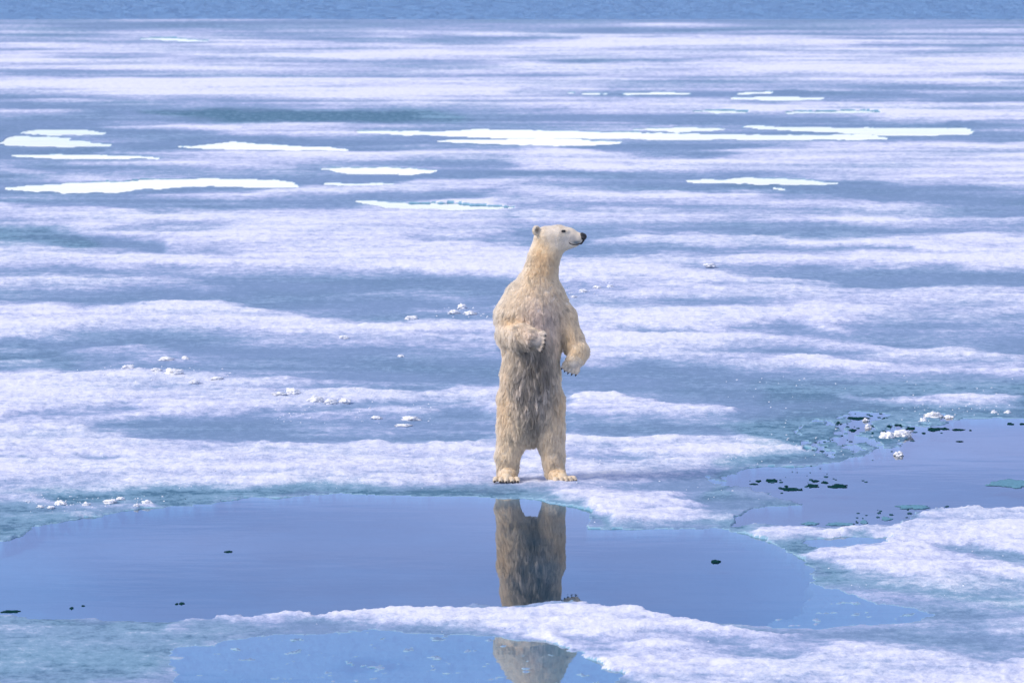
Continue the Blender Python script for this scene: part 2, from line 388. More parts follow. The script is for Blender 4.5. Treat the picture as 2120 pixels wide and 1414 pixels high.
# ------------------------------------------------------------------ the ice: where snow, bare ice and pools lie
# each line: kind value soft_far soft_near : x,far,near ...   (photograph coordinates on the level ground)
# kinds: s = snow cover (value; the two darkest bands paint ice chunk shadows), t = greenish wet ice, w = open melt water (value = depth)
BANDS = """
s .66 30 60 : 0,40,250 1060,46,250 2120,52,250
s .30 5 6 : 0,20,36 180,40,64 400,52,58 560,60,62
s .35 4 6 : 0,84,88 200,83,89 450,86,90
s .22 3 4 : 850,74,80 950,74,84 1060,75,86 1200,78,84
s .30 4 4 : 0,100,104 240,112,120 420,117,120
s .22 4 5 : 400,119,122 560,121,130 850,127,134 1010,131,133
s .30 4 4 : 0,144,153 300,149,155 390,151,154
s .30 4 4 : 745,155,159 820,155,164 910,160,163
s .30 4 4 : 240,182,186 380,190,195 520,196,199
s .95 12 14 : 0,158,196 400,170,202 700,178,216 1060,170,214 1240,178,190
s .92 6 8 : 500,103,112 800,102,118 1100,108,118
s .95 6 10 : 1060,128,150 1400,132,156 1700,128,152 1900,136,142
s .93 6 8 : 1060,90,97 1300,84,97 1600,90,100
s .93 6 8 : 1560,111,122 1800,112,126 2120,114,136
s .30 4 5 : 1060,118,126 1300,120,128 1500,118,122
s .22 3 4 : 1200,60,66 1500,58,64 1750,62,66 2120,66,70
s .20 3 5 : 1380,44,52 1600,45,56 1720,48,54
s .28 4 5 : 1780,88,94 1960,90,98 2120,90,96
s .28 4 5 : 1850,144,150 1990,150,156 2120,152,170
s .30 4 4 : 1060,156,160 1300,157,161 1480,158,160
s .25 4 5 : 1060,186,196 1200,188,196 1420,190,200 1600,193,200
s .12 5 6 : 1560,188,196 1700,190,204 1900,196,212 2120,205,215
s .90 8 8 : 1060,205,222 1250,212,230 1500,214,226 1640,222,228
s .90 6 8 : 1640,206,218 1900,214,222 2120,210,224
s .93 8 8 : 1780,230,246 1950,226,250 2120,224,248
s .10 12 10 : 0,204,222 200,210,262 420,222,268 700,224,262 900,224,256 1060,228,264 1400,234,264 1700,238,262 1800,250,260 2120,252,262
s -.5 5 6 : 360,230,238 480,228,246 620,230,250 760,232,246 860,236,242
t 1 6 8 : 300,230,238 450,226,252 620,228,256 850,228,256 960,236,250
s .62 6 6 : 0,226,238 180,236,252 350,242,252
s .80 8 8 : 220,258,268 420,258,284 700,257,280 860,262,266
s .08 8 8 : 0,262,400 240,268,400 420,275,340 640,280,300
s .80 8 8 : 130,281,292 260,286,296 340,292,294
s .78 8 8 : 200,308,322 380,312,330 700,316,334 900,302,330 1060,306,328 1190,312,320
s .72 8 8 : 140,336,342 400,336,352 640,346,355
s .12 6 8 : 640,336,346 900,332,350 1200,332,352 1330,336,346
s .75 8 8 : 0,346,358 110,358,378 300,362,376 420,366,370
s .85 6 8 : 300,402,408 520,396,416 700,388,408 900,372,396 1060,366,392 1240,372,380
s .10 6 8 : 500,412,420 700,404,420 900,398,418 1100,410,428 1240,418,424
s .93 8 10 : 1060,302,326 1250,310,332 1420,322,332
s .08 5 6 : 1180,298,302 1300,302,322 1450,306,324 1560,304,310
s .96 10 12 : 1480,318,330 1600,302,334 1800,297,344 2120,298,366
s .90 8 12 : 1060,328,346 1300,336,370 1500,326,372 1800,330,386 2120,350,396
s .08 8 8 : 1060,378,386 1330,368,392 1500,366,396 1750,372,412 1950,388,424 2120,402,432
s .93 8 12 : 1060,388,408 1300,392,424 1500,400,430 1700,408,434 1860,424,438 1960,432,436
s .92 8 12 : 0,424,446 200,434,462 420,440,470 700,430,486 1060,404,470
s .93 10 12 : 1060,432,470 1300,432,462 1500,432,454 1720,446,462 1900,455,468 2120,472,478
s .90 6 8 : 1760,444,456 1900,448,458 2120,450,462
s .35 6 8 : 1240,470,480 1500,466,484 1700,466,478 1900,468,476 2120,462,470
s .10 5 7 : 1220,476,498 1480,474,494 1700,474,488 1850,480,486
s .80 4 5 : 1262,474,478 1360,475,479
s .80 3 4 : 1590,482,488 1645,478,484
s .96 8 10 : 1230,497,506 1330,488,510 1440,485,510 1640,492,516 1880,487,524 2120,486,542
s .10 8 6 : 1160,515,530 1350,510,534 1460,520,532
s .12 6 8 : 1540,512,520 1760,512,524 1900,516,528 1990,526,530
s .80 8 14 : 0,462,560 250,462,560 500,470,560 1060,470,584
s .08 8 10 : 0,470,508 100,470,518 200,486,522 330,500,522
t .6 8 10 : 0,472,504 100,474,514 190,488,514
s .18 6 8 : 240,468,472 340,464,478 460,466,474
s .16 8 8 : 270,522,526 420,524,538 520,534,540
s .12 6 6 : 780,496,500 880,490,506 1060,492,520
s .80 4 4 : 900,504,508 1050,506,510
s .95 10 14 : 500,492,520 700,486,542 900,500,545 1060,510,578 1160,520,590
s .96 10 12 : 0,516,548 150,524,556 400,532,552 560,540,550
s .16 8 8 : 0,557,570 230,560,570 420,560,566
s .82 8 10 : 0,572,594 220,574,602 420,586,602 520,596,602
s .08 10 10 : 0,600,628 250,602,634 420,604,626 520,590,650 620,574,656 800,566,662 1000,574,668 1070,578,650
s .45 8 8 : 690,606,616 860,606,622 1040,612,624
s .45 8 12 : 870,636,652 1000,630,660 1070,632,664
s .92 12 14 : 0,628,708 200,638,690 430,624,690 620,662,706 900,664,716 1060,672,730
s .55 10 14 : 600,688,706 800,700,720 1060,700,740
s .12 8 8 : 0,704,730 140,712,724 200,716,722
s .10 8 12 : 0,722,772 160,730,772 260,742,768
t .5 10 12 : 0,716,770 180,730,770
s .45 4 4 : 0,724,738 60,726,738 80,730,734
s .50 3 4 : 0,752,766 90,746,766 140,752,760
s .75 8 10 : 130,734,742 250,716,736 400,722,750 480,730,760
s .08 12 14 : 300,716,726 420,706,760 560,722,772 760,730,776 900,728,800 1030,740,808 1070,745,800
s .95 10 14 : 1160,534,580 1400,528,552 1600,524,564 1850,528,558 2120,528,570
s .93 8 14 : 1160,550,592 1350,558,586 1500,566,590 1650,576,590 1760,588,593
s .08 8 10 : 1480,562,566 1600,556,570 1760,556,602 1900,556,604 2120,564,596
s .50 10 14 : 1160,590,648 1500,590,640 1800,600,620
s .88 10 14 : 1280,598,620 1450,590,618 1600,600,628 1800,602,640 2120,594,634
s .15 8 10 : 1330,622,626 1480,620,644 1620,630,640
s .90 14 14 : 1160,640,762 1400,640,744 1700,632,706 1880,648,672 2120,628,654
s .96 10 14 : 1170,648,700 1400,644,690 1600,650,668
s .15 8 10 : 1540,682,688 1640,672,694 1760,688,704 1840,694,700
s .30 8 10 : 1250,676,684 1350,678,690 1460,684,690
s .25 12 14 : 1780,660,676 1950,656,700 2120,652,690
s .93 10 12 : 1380,728,756 1600,738,764 1850,752,772 2120,764,780
s .92 8 12 : 1700,706,722 1900,724,740 2120,742,756
s .08 10 12 : 1165,762,818 1300,752,822 1480,764,880 1800,776,828 2120,782,870
t .5 20 20 : 1560,790,850 1800,780,860 2120,790,870
s .40 4 4 : 1180,806,812 1240,808,814
s .95 6 10 : 1160,820,862 1290,818,868 1390,836,868 1490,852,864
s .40 10 16 : 1160,868,905 1500,862,905 1620,885,900
s .08 8 10 : 1200,876,904 1380,876,898 1500,880,896
s .93 5 8 : 1765,820,824 1850,818,830 1920,820,838 2000,816,842 2110,828,838
s .90 14 10 : 0,788,1030 130,776,1030 290,766,1022 450,776,1010 640,800,1008 900,806,1000 1070,808,1010
s .10 10 14 : 420,802,806 560,808,816 660,800,822 760,790,812 840,786,806
s .93 8 14 : 430,800,812 560,815,842 800,804,838 1060,810,846
s .08 10 12 : 190,884,890 340,870,910 560,850,922 780,840,930 1000,838,934 1060,850,926
s .50 6 8 : 560,866,874 660,862,888 800,850,876 900,852,862
s .45 5 6 : 560,898,904 700,896,908 860,900,910
s .93 8 16 : 0,890,1024 300,915,1020 500,928,1006 800,922,990 1050,918,1004
s .35 6 8 : 30,860,870 120,850,866 300,846,858
s .35 6 8 : 130,940,948 200,942,950 260,944,948
s .55 10 14 : 0,1000,1030 120,990,1020 220,980,1005
s .93 10 16 : 1050,930,1010 1170,908,1010 1300,914,1006 1500,908,962 1590,926,952 1660,938,944
s .45 10 12 : 1170,940,958 1260,934,962 1340,944,956
s .35 8 10 : 1280,972,982 1400,964,984 1500,968,980
t .9 12 6 : 0,1030,1124 150,1020,1080 300,1014,1058 500,1008,1040 700,1012,1030 1000,1014,1036 1200,1016,1060 1240,1040,1098 1400,1085,1100 1500,1080,1096
s .20 8 8 : 0,1040,1124 60,1036,1104 150,1024,1076 300,1016,1058 500,1014,1040 700,1018,1030 1000,1014,1036 1100,1018,1040 1200,1030,1052 1230,1048,1098 1400,1088,1100 1520,1078,1096
s .70 8 8 : 0,1020,1050 100,1030,1052 200,1038,1058 300,1034,1054 340,1042,1050
s .95 8 12 : 1120,1000,1020 1200,1002,1040 1260,1018,1078 1380,1020,1088 1500,1036,1074 1530,1048,1064
s .35 6 6 : 1330,1050,1058 1420,1052,1060
t .8 8 8 : 1500,960,1040 1560,1012,1040 1610,1030,1042 1640,1036,1040
t .9 16 16 : 1500,890,985 1620,866,975 1760,850,960 1900,845,905 2120,845,872
t .9 8 8 : 1480,1076,1110 1600,1088,1140 1700,1104,1200 1800,1180,1220 2120,1200,1260
s .25 8 8 : 1490,1050,1064 1540,1064,1120 1620,1110,1200 1700,1180,1230 1900,1205,1245 2120,1215,1265
s .85 6 10 : 1530,1086,1100 1620,1088,1112 1700,1092,1106 1850,1086,1140 1930,1060,1160 2000,1050,1180 2120,1052,1196
t .8 6 6 : 1620,1110,1140 1750,1104,1124 1850,1106,1126 1890,1116,1124
s .15 6 6 : 1620,1112,1140 1700,1106,1116 1800,1102,1114 1880,1108,1126
s .96 8 14 : 1665,1138,1156 1740,1130,1180 1830,1128,1196 1930,1110,1206 2120,1090,1212
s .30 8 10 : 1950,1144,1150 2040,1138,1168 2120,1150,1184
t .5 6 6 : 1950,1144,1150 2040,1138,1168 2120,1150,1184
s .10 20 20 : 1500,1210,1300 1700,1196,1340 1900,1240,1350 2120,1264,1352
s .55 12 14 : 1940,1250,1280 2040,1236,1300 2120,1226,1310
s .30 20 20 : 1500,1200,1270 1650,1216,1290 1800,1226,1310 1950,1250,1320
t .8 8 14 : 0,1276,1440 150,1284,1440 400,1282,1340 600,1278,1300 900,1258,1270 1200,1256,1264 1420,1276,1292 1600,1300,1330
s .35 14 20 : 0,1300,1440 300,1296,1440 500,1300,1350
s .15 6 8 : 0,1276,1300 150,1284,1300 320,1282,1296
s .93 4 10 : 540,1274,1280 700,1266,1292 900,1263,1298 1100,1262,1318 1280,1268,1400 1400,1282,1440 1600,1310,1440 1850,1340,1440 2120,1370,1440
s .70 6 10 : 350,1288,1300 480,1280,1302 600,1278,1300
s .30 12 14 : 1390,1310,1318 1480,1312,1350 1600,1330,1366 1720,1346,1366
s .45 14 14 : 1150,1306,1320 1260,1320,1352 1400,1300,1312
s .25 10 10 : 1640,1290,1330 1800,1330,1352 2120,1345,1376
w .9 9 5 : 0,1124,1272 60,1102,1276 150,1076,1282 300,1057,1284 400,1046,1282 500,1036,1278 640,1030,1274 700,1022,1270 850,1027,1262 1020,1032,1254 1100,1036,1249 1150,1044,1239 1190,1050,1238 1215,1062,1242 1222,1096,1248 1280,1096,1262 1400,1100,1276 1490,1092,1288 1560,1114,1292 1640,1142,1276 1680,1176,1240
w .19 26 26 : 1560,1160,1300 1700,1210,1306 1860,1250,1296 1940,1262,1276
w .22 16 16 : 350,1340,1450 480,1322,1450 700,1306,1450 1000,1312,1450 1150,1330,1450 1230,1362,1450 1290,1400,1450
w .95 8 4 : 1500,984,992 1560,974,1012 1640,966,1034 1720,960,1088 1800,944,1090 1860,934,1088 1892,902,1066 1940,882,1050 2000,869,1052 2120,869,1054
w .95 3 3 : 1524,1068,1084 1580,1052,1086 1640,1044,1090 1740,1030,1090 1860,1020,1088
n .8 10 10 : 1640,906,915 1680,872,945 1760,856,955 1870,858,950 1960,862,900
n .8 8 8 : 1480,978,1000 1560,990,1030 1600,1010,1036
w .50 12 8 : 1664,1122,1128 1750,1114,1130 1840,1116,1128
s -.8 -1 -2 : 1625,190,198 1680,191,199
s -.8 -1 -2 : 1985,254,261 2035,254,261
w .5 2 2 : 40,273,275 80,269,279 180,270,281 222,276,279
w .5 2 2 : 3,292,300 20,283,304 110,283,304 150,290,305 227,299,305
w .5 2 2 : 28,321,325 100,319,330 200,320,331 330,327,330
w .5 2 2 : 375,303,306 440,299,309 480,294,311 600,302,313 720,308,312
w .5 2 2 : 668,348,351 720,346,361 850,348,363 900,353,358
w .5 2 2 : 10,388,394 130,380,400 240,376,400 300,372,392 420,370,388 580,372,389 620,382,390
w .5 2 2 : 670,380,384 740,380,387 815,381,384
w .5 2 2 : 735,272,276 900,272,282 1000,268,286 1300,274,289 1500,279,290 1800,279,291 1830,285,290
w .5 2 2 : 910,291,295 1100,287,302 1200,289,303 1285,294,298
w .5 2 2 : 1310,267,269 1400,264,275 1500,267,271
w .5 2 2 : 1540,262,264 1580,261,270 1700,264,274 1850,266,283 2000,266,280 2015,270,274
w .5 2 2 : 1418,374,378 1540,369,381 1660,372,384 1728,378,382
w .5 2 2 : 740,417,421 800,419,433 950,422,437 1060,428,434
w .5 2 2 : 1435,230,234 1490,229,236 1550,231,235
w .5 2 2 : 1625,232,235 1720,230,236 1820,229,235
w .5 2 2 : 1510,202,206 1600,201,209 1700,203,208
w .5 2 2 : 1520,192,195 1600,190,196
w .5 2 2 : 690,29,34 785,31,36
w .5 2 2 : 290,79,83 370,79,86 430,84,88
w .5 2 2 : 1597,389,393 1626,390,394
w .4 2 2 : 1175,192,195 1250,193,197
w .4 2 2 : 1290,193,197 1420,192,196
"""


def paint(u, v, world_x, world_y):
    snow = np.full(u.shape, 0.12)
    teal = np.zeros(u.shape)
    depth = np.zeros(u.shape)
    far = sstep(500, 200, v)
    for line in BANDS.strip().splitlines():
        head, pts = line.split(':')
        kind, val, sf, sn = head.split()
        val, sf, sn = float(val), float(sf), float(sn)
        if kind not in 'wn':
            sf, sn = max(2, sf * 2.0 + 3), max(2, sn * 3.0 + 5)
        P = np.array([[float(a) for a in q.split(',')] for q in pts.split()])
        x0, x1 = P[0, 0], P[-1, 0]
        uu = u
        yt = np.interp(uu, P[:, 0], P[:, 1])
        yb = np.interp(uu, P[:, 0], P[:, 2])
        if kind == 'w' and P[0, 1] < 500:
            yt, yb = yt + 1.0, np.maximum(yb - 1.0, yt + 2.2)
        m = sstep(-sf / 2, sf / 2, v - yt) * sstep(-sn / 2, sn / 2, yb - v)
        e = 30 if kind != 'w' else (4 if val > .4 else 40)
        if x0 > 0:
            m = m * sstep(x0 - e, x0 + e, uu)
        if x1 < 2120:
            m = m * sstep(x1 + e, x1 - e, uu)
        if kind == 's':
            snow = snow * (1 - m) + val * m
            if val > 0.6:
                teal = teal * (1 - m)
        elif kind == 't':
            teal = teal * (1 - m) + val * m
        else:
            if kind == 'n':      # open water broken up by slush
                m = m * sstep(-0.02, 0.22, fbm(world_x / 0.45, world_y / 1.3, 77, 4, 0.6))
            depth = np.maximum(depth, val * m)
    return snow, teal, depth


def build_ground():
    # rows even in angle below the horizon, columns even in angle, both carried on coarsely outside the view
    d_far, d_near = math.radians(2.90), math.radians(7.7)
    dep = np.linspace(d_far, d_near, 800)
    rows = H / np.tan(dep)
    rows = np.concatenate([rows, np.geomspace(rows[-1] * 0.97, 6, 24)])
    s = np.linspace(-1.22, 1.22, 960)
    ext = np.geomspace(1.25, 14, 30)
    s = np.concatenate([-ext[::-1], s, ext])
    half = math.tan(math.radians(3.44))
    Y = np.repeat(rows[:, None], len(s), 1)
    X = s[None, :] * half * np.maximum(Y, 30)
    X, Y = X.ravel(), Y.ravel()
    # natural raggedness: look the drawing up at a slightly shifted place
    wx = X + 0.30 * fbm(X / 1.3, Y / 2.6, 1, 5, 0.55)
    wy = Y + 0.55 * fbm(X / 1.1, Y / 2.8, 2, 5, 0.55)
    # pools keep their outlines crisper
    px_x = X + 0.06 * fbm(X / 0.3, Y / 0.6, 3, 4, 0.6)
    px_y = Y + 0.22 * fbm(X / 0.5, Y / 0.9, 4, 4, 0.5)
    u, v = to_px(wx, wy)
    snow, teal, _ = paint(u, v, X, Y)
    u2, v2 = to_px(px_x, px_y)
    _, _, depth = paint(u2, v2, X, Y)
    far = sstep(90, 130, Y)
    # streaks and patches between the drawn ones
    st = fbm(X / 3.2, Y / 3.4, 5, 5, 0.6)
    st2 = fbm(X / 0.55, Y / 1.1, 6, 4, 0.6)
    st3 = fbm(X / 9.0, Y / 3.0, 16, 4, 0.6)
    st4 = fbm(X / 2.3, Y / 0.7, 26, 4, 0.6)
    snow = snow * 0.95 + 0.17 * st + 0.09 * st2 * (1 - 0.6 * far) + 0.22 * st4 * (1 - 0.3 * far) + 0.32 * far * st3 + 0.34 * far * fbm(X / 5.0, Y / 1.0, 46, 3, 0.6)
    snow = snow * (1 - 0.6 * sstep(152, 160, Y + 3 * fbm(X / 6, Y / 3, 66, 3)))
    snow = np.clip(snow, 0, 1.05)
    # relief
    grain = fbm(X / 0.16, Y / 0.22, 7, 4, 0.6)
    swell = fbm(X / 1.2, Y / 1.8, 8, 3, 0.5)
    z = 0.003 + 0.044 * snow ** 1.5 + (0.0008 + 0.011 * sstep(0.25, 0.8, snow)) * grain + 0.007 * swell * (0.3 + snow)
    z = z * (1 - 0.6 * sstep(95, 115, Y))
    z = np.maximum(z, 0.003 + 0.0015 * grain)
    floor_n = fbm(X / 0.9, Y / 1.8, 9, 4, 0.55)
    dd = depth * (1 + 0.25 * floor_n)
    wet = sstep(0.10, 0.34, depth)
    bottom = -0.012 - 0.10 * np.clip(dd, 0, 2) + 0.045 * fbm(X / 0.22, Y / 0.4, 19, 4, .65) * sstep(0.45, 0.2, depth)
    # dark hole in the near shallow pool
    hole = np.exp(-(((u2 - 765) / 75) ** 2 + ((v2 - 1373) / 15) ** 2) ** 2)
    z = z * (1 - 0.8 * sstep(0.0, 0.12, depth))
    z = z * (1 - wet) + bottom * wet
    z = np.where(rows.repeat(len(s)) > 156.9, np.minimum(z, 0.05), z)
    shelf = 0.30 + 0.70 * sstep(-60, 620, u2 + 0.6 * (1180 - v2) * (v2 > 1100))
    shelf = shelf * np.where(v2 > 1080, 0.30 + 0.70 * sstep(1720, 1280, u2 + 50 * floor_n), 1) * np.where(v2 > 1288, 0.2, 1)
    shelf = np.where(v2 > 1010, np.where((u2 > 1280) & (v2 < 1095), 1, shelf), 1)
    depth_attr = np.where(z < 0, np.clip(0.02 + 0.85 * dd * shelf + 0.60 * hole * wet, 0.01, 1), 0)
    nr, nc = len(rows), len(s)
    idx = np.arange(nr * nc).reshape(nr, nc)
    F = np.stack([idx[1:, :-1], idx[1:, 1:], idx[:-1, 1:], idx[:-1, :-1]], -1).reshape(-1, 4)
    o = mesh_np('ice', np.stack([X, Y, z], 1), F, M_ICE)
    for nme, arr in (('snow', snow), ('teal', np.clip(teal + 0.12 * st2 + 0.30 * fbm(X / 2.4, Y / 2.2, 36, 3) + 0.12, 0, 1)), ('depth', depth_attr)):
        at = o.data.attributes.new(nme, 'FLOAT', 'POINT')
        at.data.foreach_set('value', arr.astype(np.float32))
    tag(o, 'flat sea ice with streaks of white snow and bare blue ice', kind='structure')
    return rows, o


rows, ice = build_ground()
ymax = rows[0]


def sheet(name, x0, x1, y0, y1, z, mat):
    o = mesh_np(name, [(x0, y0, z), (x1, y0, z), (x1, y1, z), (x0, y1, z)], [(0, 1, 2, 3)], mat, smooth=False)
    return o


tag(sheet('water', -130, 130, 5, ymax - 0.02, 0.0, M_WATER), 'calm melt water lying in the pools of the ice', kind='structure')
tag(sheet('sea', -9000, 9000, ymax, 14000, -0.004, M_SEA), 'open blue sea beyond the far ice edge', kind='structure')

# ice height for things that stand on it
_vz = np.empty(len(ice.data.vertices) * 3, dtype=np.float32)
ice.data.vertices.foreach_get('co', _vz)
_vz = _vz.reshape(-1, 3)
_kd_sel = np.where((_vz[:, 1] < 100) & (np.abs(_vz[:, 0]) < 8))[0]


def ground_z(x, y, r=0.12):
    q = _vz[_kd_sel]
    m = (np.abs(q[:, 0] - x) < r) & (np.abs(q[:, 1] - y) < r * 1.5)
    return float(q[m, 2].mean()) if m.any() else 0.03



# ------------------------------------------------------------------ the bear
# modelled in units of 4.3 mm: X to the right, D away from the camera, Z up, origin on the snow between the feet
U = BY * K
BX = (1100 - 1060) * U
BEAR_Z = 0.03
bear = bpy.data.objects.new('polar_bear', None)
COL.objects.link(bear)
tag(bear, 'cream polar bear standing upright on its hind legs at the pool edge, head turned right', 'polar bear')

# a, b, radius a, radius b, blend group, flatness in depth
PRIM = []


def prim(a, b, ra, rb, g='body', sd=1.0, k=None, fl=None):
    PRIM.append((np.array(a, float), np.array(b, float), ra, rb, g, sd, k, fl))


# trunk
prim((-2, 2, 150), (-2, 3, 108), 44, 35, k=10, fl=(0, 0, -1))
prim((-1, 4, 150), (-2, 0, 215), 56, 58, sd=0.92, k=14, fl=(0, 0, -1))
prim((-2, 0, 215), (2, 2, 290), 58, 59, sd=0.92, k=14, fl=(0, 0, -1))
prim((2, 2, 290), (7, 8, 360), 59, 57, sd=0.95, k=14, fl=(0, 0, -1))
prim((7, 8, 360), (12, 12, 398), 54, 44, sd=1.0, k=14, fl=(0, 0, -1))
# neck
prim((12, 12, 395), (21, 8, 440), 43, 32, k=12, fl=(0, 0, -1))
prim((21, 8, 440), (33, 2, 487), 32, 25, k=10, fl=(-.2, -.1, -1))
# nape and throat
prim((18, 6, 470), (24, 3, 500), 24, 19, k=9, fl=(-.3, 0, -1))
prim((36, 0, 466), (48, -2, 486), 22, 20, k=10, fl=(-.6, 0, -1))
# head
prim((32, 0, 507), (56, -1, 509.5), 23.5, 22.5, g='head', sd=.95, k=8, fl=(-1, 0, -.2))
prim((56, -1, 511), (78, -3, 511.5), 20, 16.5, g='head', sd=.82, k=7, fl=(-1, 0, 0))
prim((76, -3, 508), (97, -6, 505.5), 16.5, 12.6, g='head', sd=.74, k=6, fl=(-1, 0, 0))
prim((52, -2, 494), (89, -6, 496), 20.5, 9.5, g='head', sd=.82, k=6, fl=(-1, 0, 0))
prim((64, -13, 520), (74, -13.5, 520), 6, 5, g='head', k=4, fl=(-1, 0, 0))      # brows
prim((64, 10, 520), (74, 8, 520), 6, 5, g='head', k=4, fl=(-1, 0, 0))
# shoulders and the near-left arm folded across the chest
prim((-22, 12, 375), (-44, 6, 345), 36, 32, g='armR', k=14, fl=(-.5, 0, -1))
prim((-44, 6, 345), (-45, -14, 310), 30, 26, g='armR', k=10, fl=(-.2, 0, -1))
prim((-45, -14, 308), (-20, -50, 306), 27, 24, g='armR', k=9, fl=(.8, -.5, -.5))
prim((-20, -50, 306), (3, -70, 304), 24, 17.5, g='armR', k=8, fl=(.9, -.4, -.5))
prim((3, -70, 303), (14, -76, 299), 17, 14, g='pawR', k=6, fl=(1, -.3, -.3))
# far-right arm hanging, forearm bent inward
prim((38, 12, 378), (62, 8, 340), 34, 29, g='armL', k=14, fl=(.4, 0, -1))
prim((62, 8, 340), (86, -2, 290), 28, 23, g='armL', k=9, fl=(.4, 0, -1))
prim((86, -2, 290), (98, -14, 270), 23, 20.5, g='armL', k=8, fl=(.3, -.2, -1))
prim((98, -14, 270), (92, -27, 254), 20.5, 17.5, g='armL', k=6, fl=(-.3, -.3, -1))
prim((92, -27, 254), (87, -33, 248), 17, 14, g='pawL', k=5, fl=(-.3, -.2, -1))
# hips, thighs, shanks
prim((-30, 6, 165), (-36, 0, 105), 40, 33, g='leg', k=10, fl=(0, 0, -1))
prim((-36, 0, 105), (-49, 2, 50), 33, 24, g='leg', k=7, fl=(-.1, 0, -1))
prim((-49, 2, 50), (-50, 4, 20), 24, 20, g='leg', k=6, fl=(-.1, 0, -1))
prim((30, 6, 165), (36, 0, 105), 39, 32, g='leg', k=10, fl=(0, 0, -1))
prim((36, 0, 105), (46, 2, 50), 33, 23, g='leg', k=7, fl=(.1, 0, -1))
prim((46, 2, 50), (48, 4, 22), 23, 20, g='leg', k=6, fl=(.1, 0, -1))
# feet
prim((-49, 12, 11), (-50, -16, 11), 14, 16, g='foot', k=7, fl=(-.1, -1, -.4))
prim((-50, -16, 10), (-51, -30, 8), 17, 12, g='foot', k=6, fl=(-.1, -1, -.3))
prim((49, 12, 11), (55, -12, 11), 14, 16, g='foot', k=7, fl=(.4, -1, -.4))
prim((55, -12, 10), (64, -24, 8), 16.5, 12, g='foot', k=6, fl=(.5, -1, -.3))

CLAWS = []
# toes of the feet and fingers of the paws: round ends, then the claws


def toes(base, fwd, side, down, n, spread, ln, r, claw, g):
    base, fwd, side, down = [np.array(q, float) for q in (base, fwd, side, down)]
    for i in range(n):
        t = (i - (n - 1) / 2) / ((n - 1) / 2)
        l = ln * (1 - 0.20 * t * t)
        a = base + side * t * spread * 0.75
        m = a + fwd * l * 0.62 + side * t * spread * .12
        e = m + (fwd * 0.55 + down * 0.6) * l * 0.45 + side * t * spread * .06
        prim(a, m, r * 1.02, r, g=g, k=.9, fl=tuple(fwd))
        prim(m, e, r, r * 0.78, g=g, k=.8, fl=tuple(fwd))
        cd = fwd * 0.62 + down * 0.78
        CLAWS.append((e + cd * r * 0.30 + fwd * r * .25, cd, claw))


toes((-51, -31, 7), (-.08, -1, 0), (1, -.08, 0), (0, 0, -1), 5, 26, 14, 5.2, 10, 'foot')
toes((66, -26, 7), (.50, -.87, 0), (.87, .5, 0), (0, 0, -1), 5, 25, 15, 5.2, 10, 'foot')
toes((15, -78, 299), (.86, -.42, -.28), (.22, -.15, .95), (-.1, -.9, -.4), 5, 19, 14, 4.9, 5.5, 'pawR')
toes((86, -35, 245), (-.45, -.25, -.85), (.86, -.32, -.38), (-.55, -.1, -.8), 5, 18, 14, 4.9, 4, 'pawL')


def sd_cone(P, a, b, ra, rb, sd):
    """distance to a tapering capsule; sd < 1 flattens it in depth"""
    ba = b - a
    pa = P - a
    h = np.clip((pa @ ba) / max(ba @ ba, 1e-6), 0, 1)
    q = pa - h[:, None] * ba
    if sd != 1.0:
        q = q * np.array([1, 1 / sd, 1])
    return np.linalg.norm(q, axis=1) - (ra + (rb - ra) * h)


def ear_sdf(P, c, rx, n):
    # a thick round cupped leaf, n = the way the cup faces
    n = np.array(n, float)
    n /= np.linalg.norm(n)
    q = P - np.array(c, float)
    d = q @ n
    r = np.linalg.norm(q - d[:, None] * n, axis=1)
    outer = np.sqrt((r / 1.0) ** 2 + (d * 2.1) ** 2) - rx
    q2 = q - n * 4.2
    inner = np.linalg.norm(q2, axis=1) - rx * 0.72
    return outer * 0.8, inner


EARS = [((11, -15, 522.5), 10.2, (.66, -.74, .08)), ((13, 15, 520), 9.6, (.66, .74, .05))]


def smin(a, b, k):
    h = np.clip(0.5 + 0.5 * (b - a) / k, 0, 1)
    return b * (1 - h) + a * h - k * h * (1 - h)


def bear_sdf(P):
    d = None
    for a, b, ra, rb, g, sd, k, fl in PRIM:
        c = sd_cone(P, a, b, ra, rb, sd)
        d = c if d is None else smin(d, c, k)
    for c, r, n in EARS:
        o_, i_ = ear_sdf(P, c, r, n)
        d = np.maximum(smin(d, o_, 2.5), -i_)
    # mouth line on both sides of the muzzle
    for sgn in (-1, 1):
        pass
    return d


def grad(P, e=0.6):
    g = np.stack([bear_sdf(P + np.array(v) * e) - bear_sdf(P - np.array(v) * e)
                  for v in ((1, 0, 0), (0, 1, 0), (0, 0, 1))], 1)
    return g / np.maximum(np.linalg.norm(g, axis=1, keepdims=True), 1e-6)


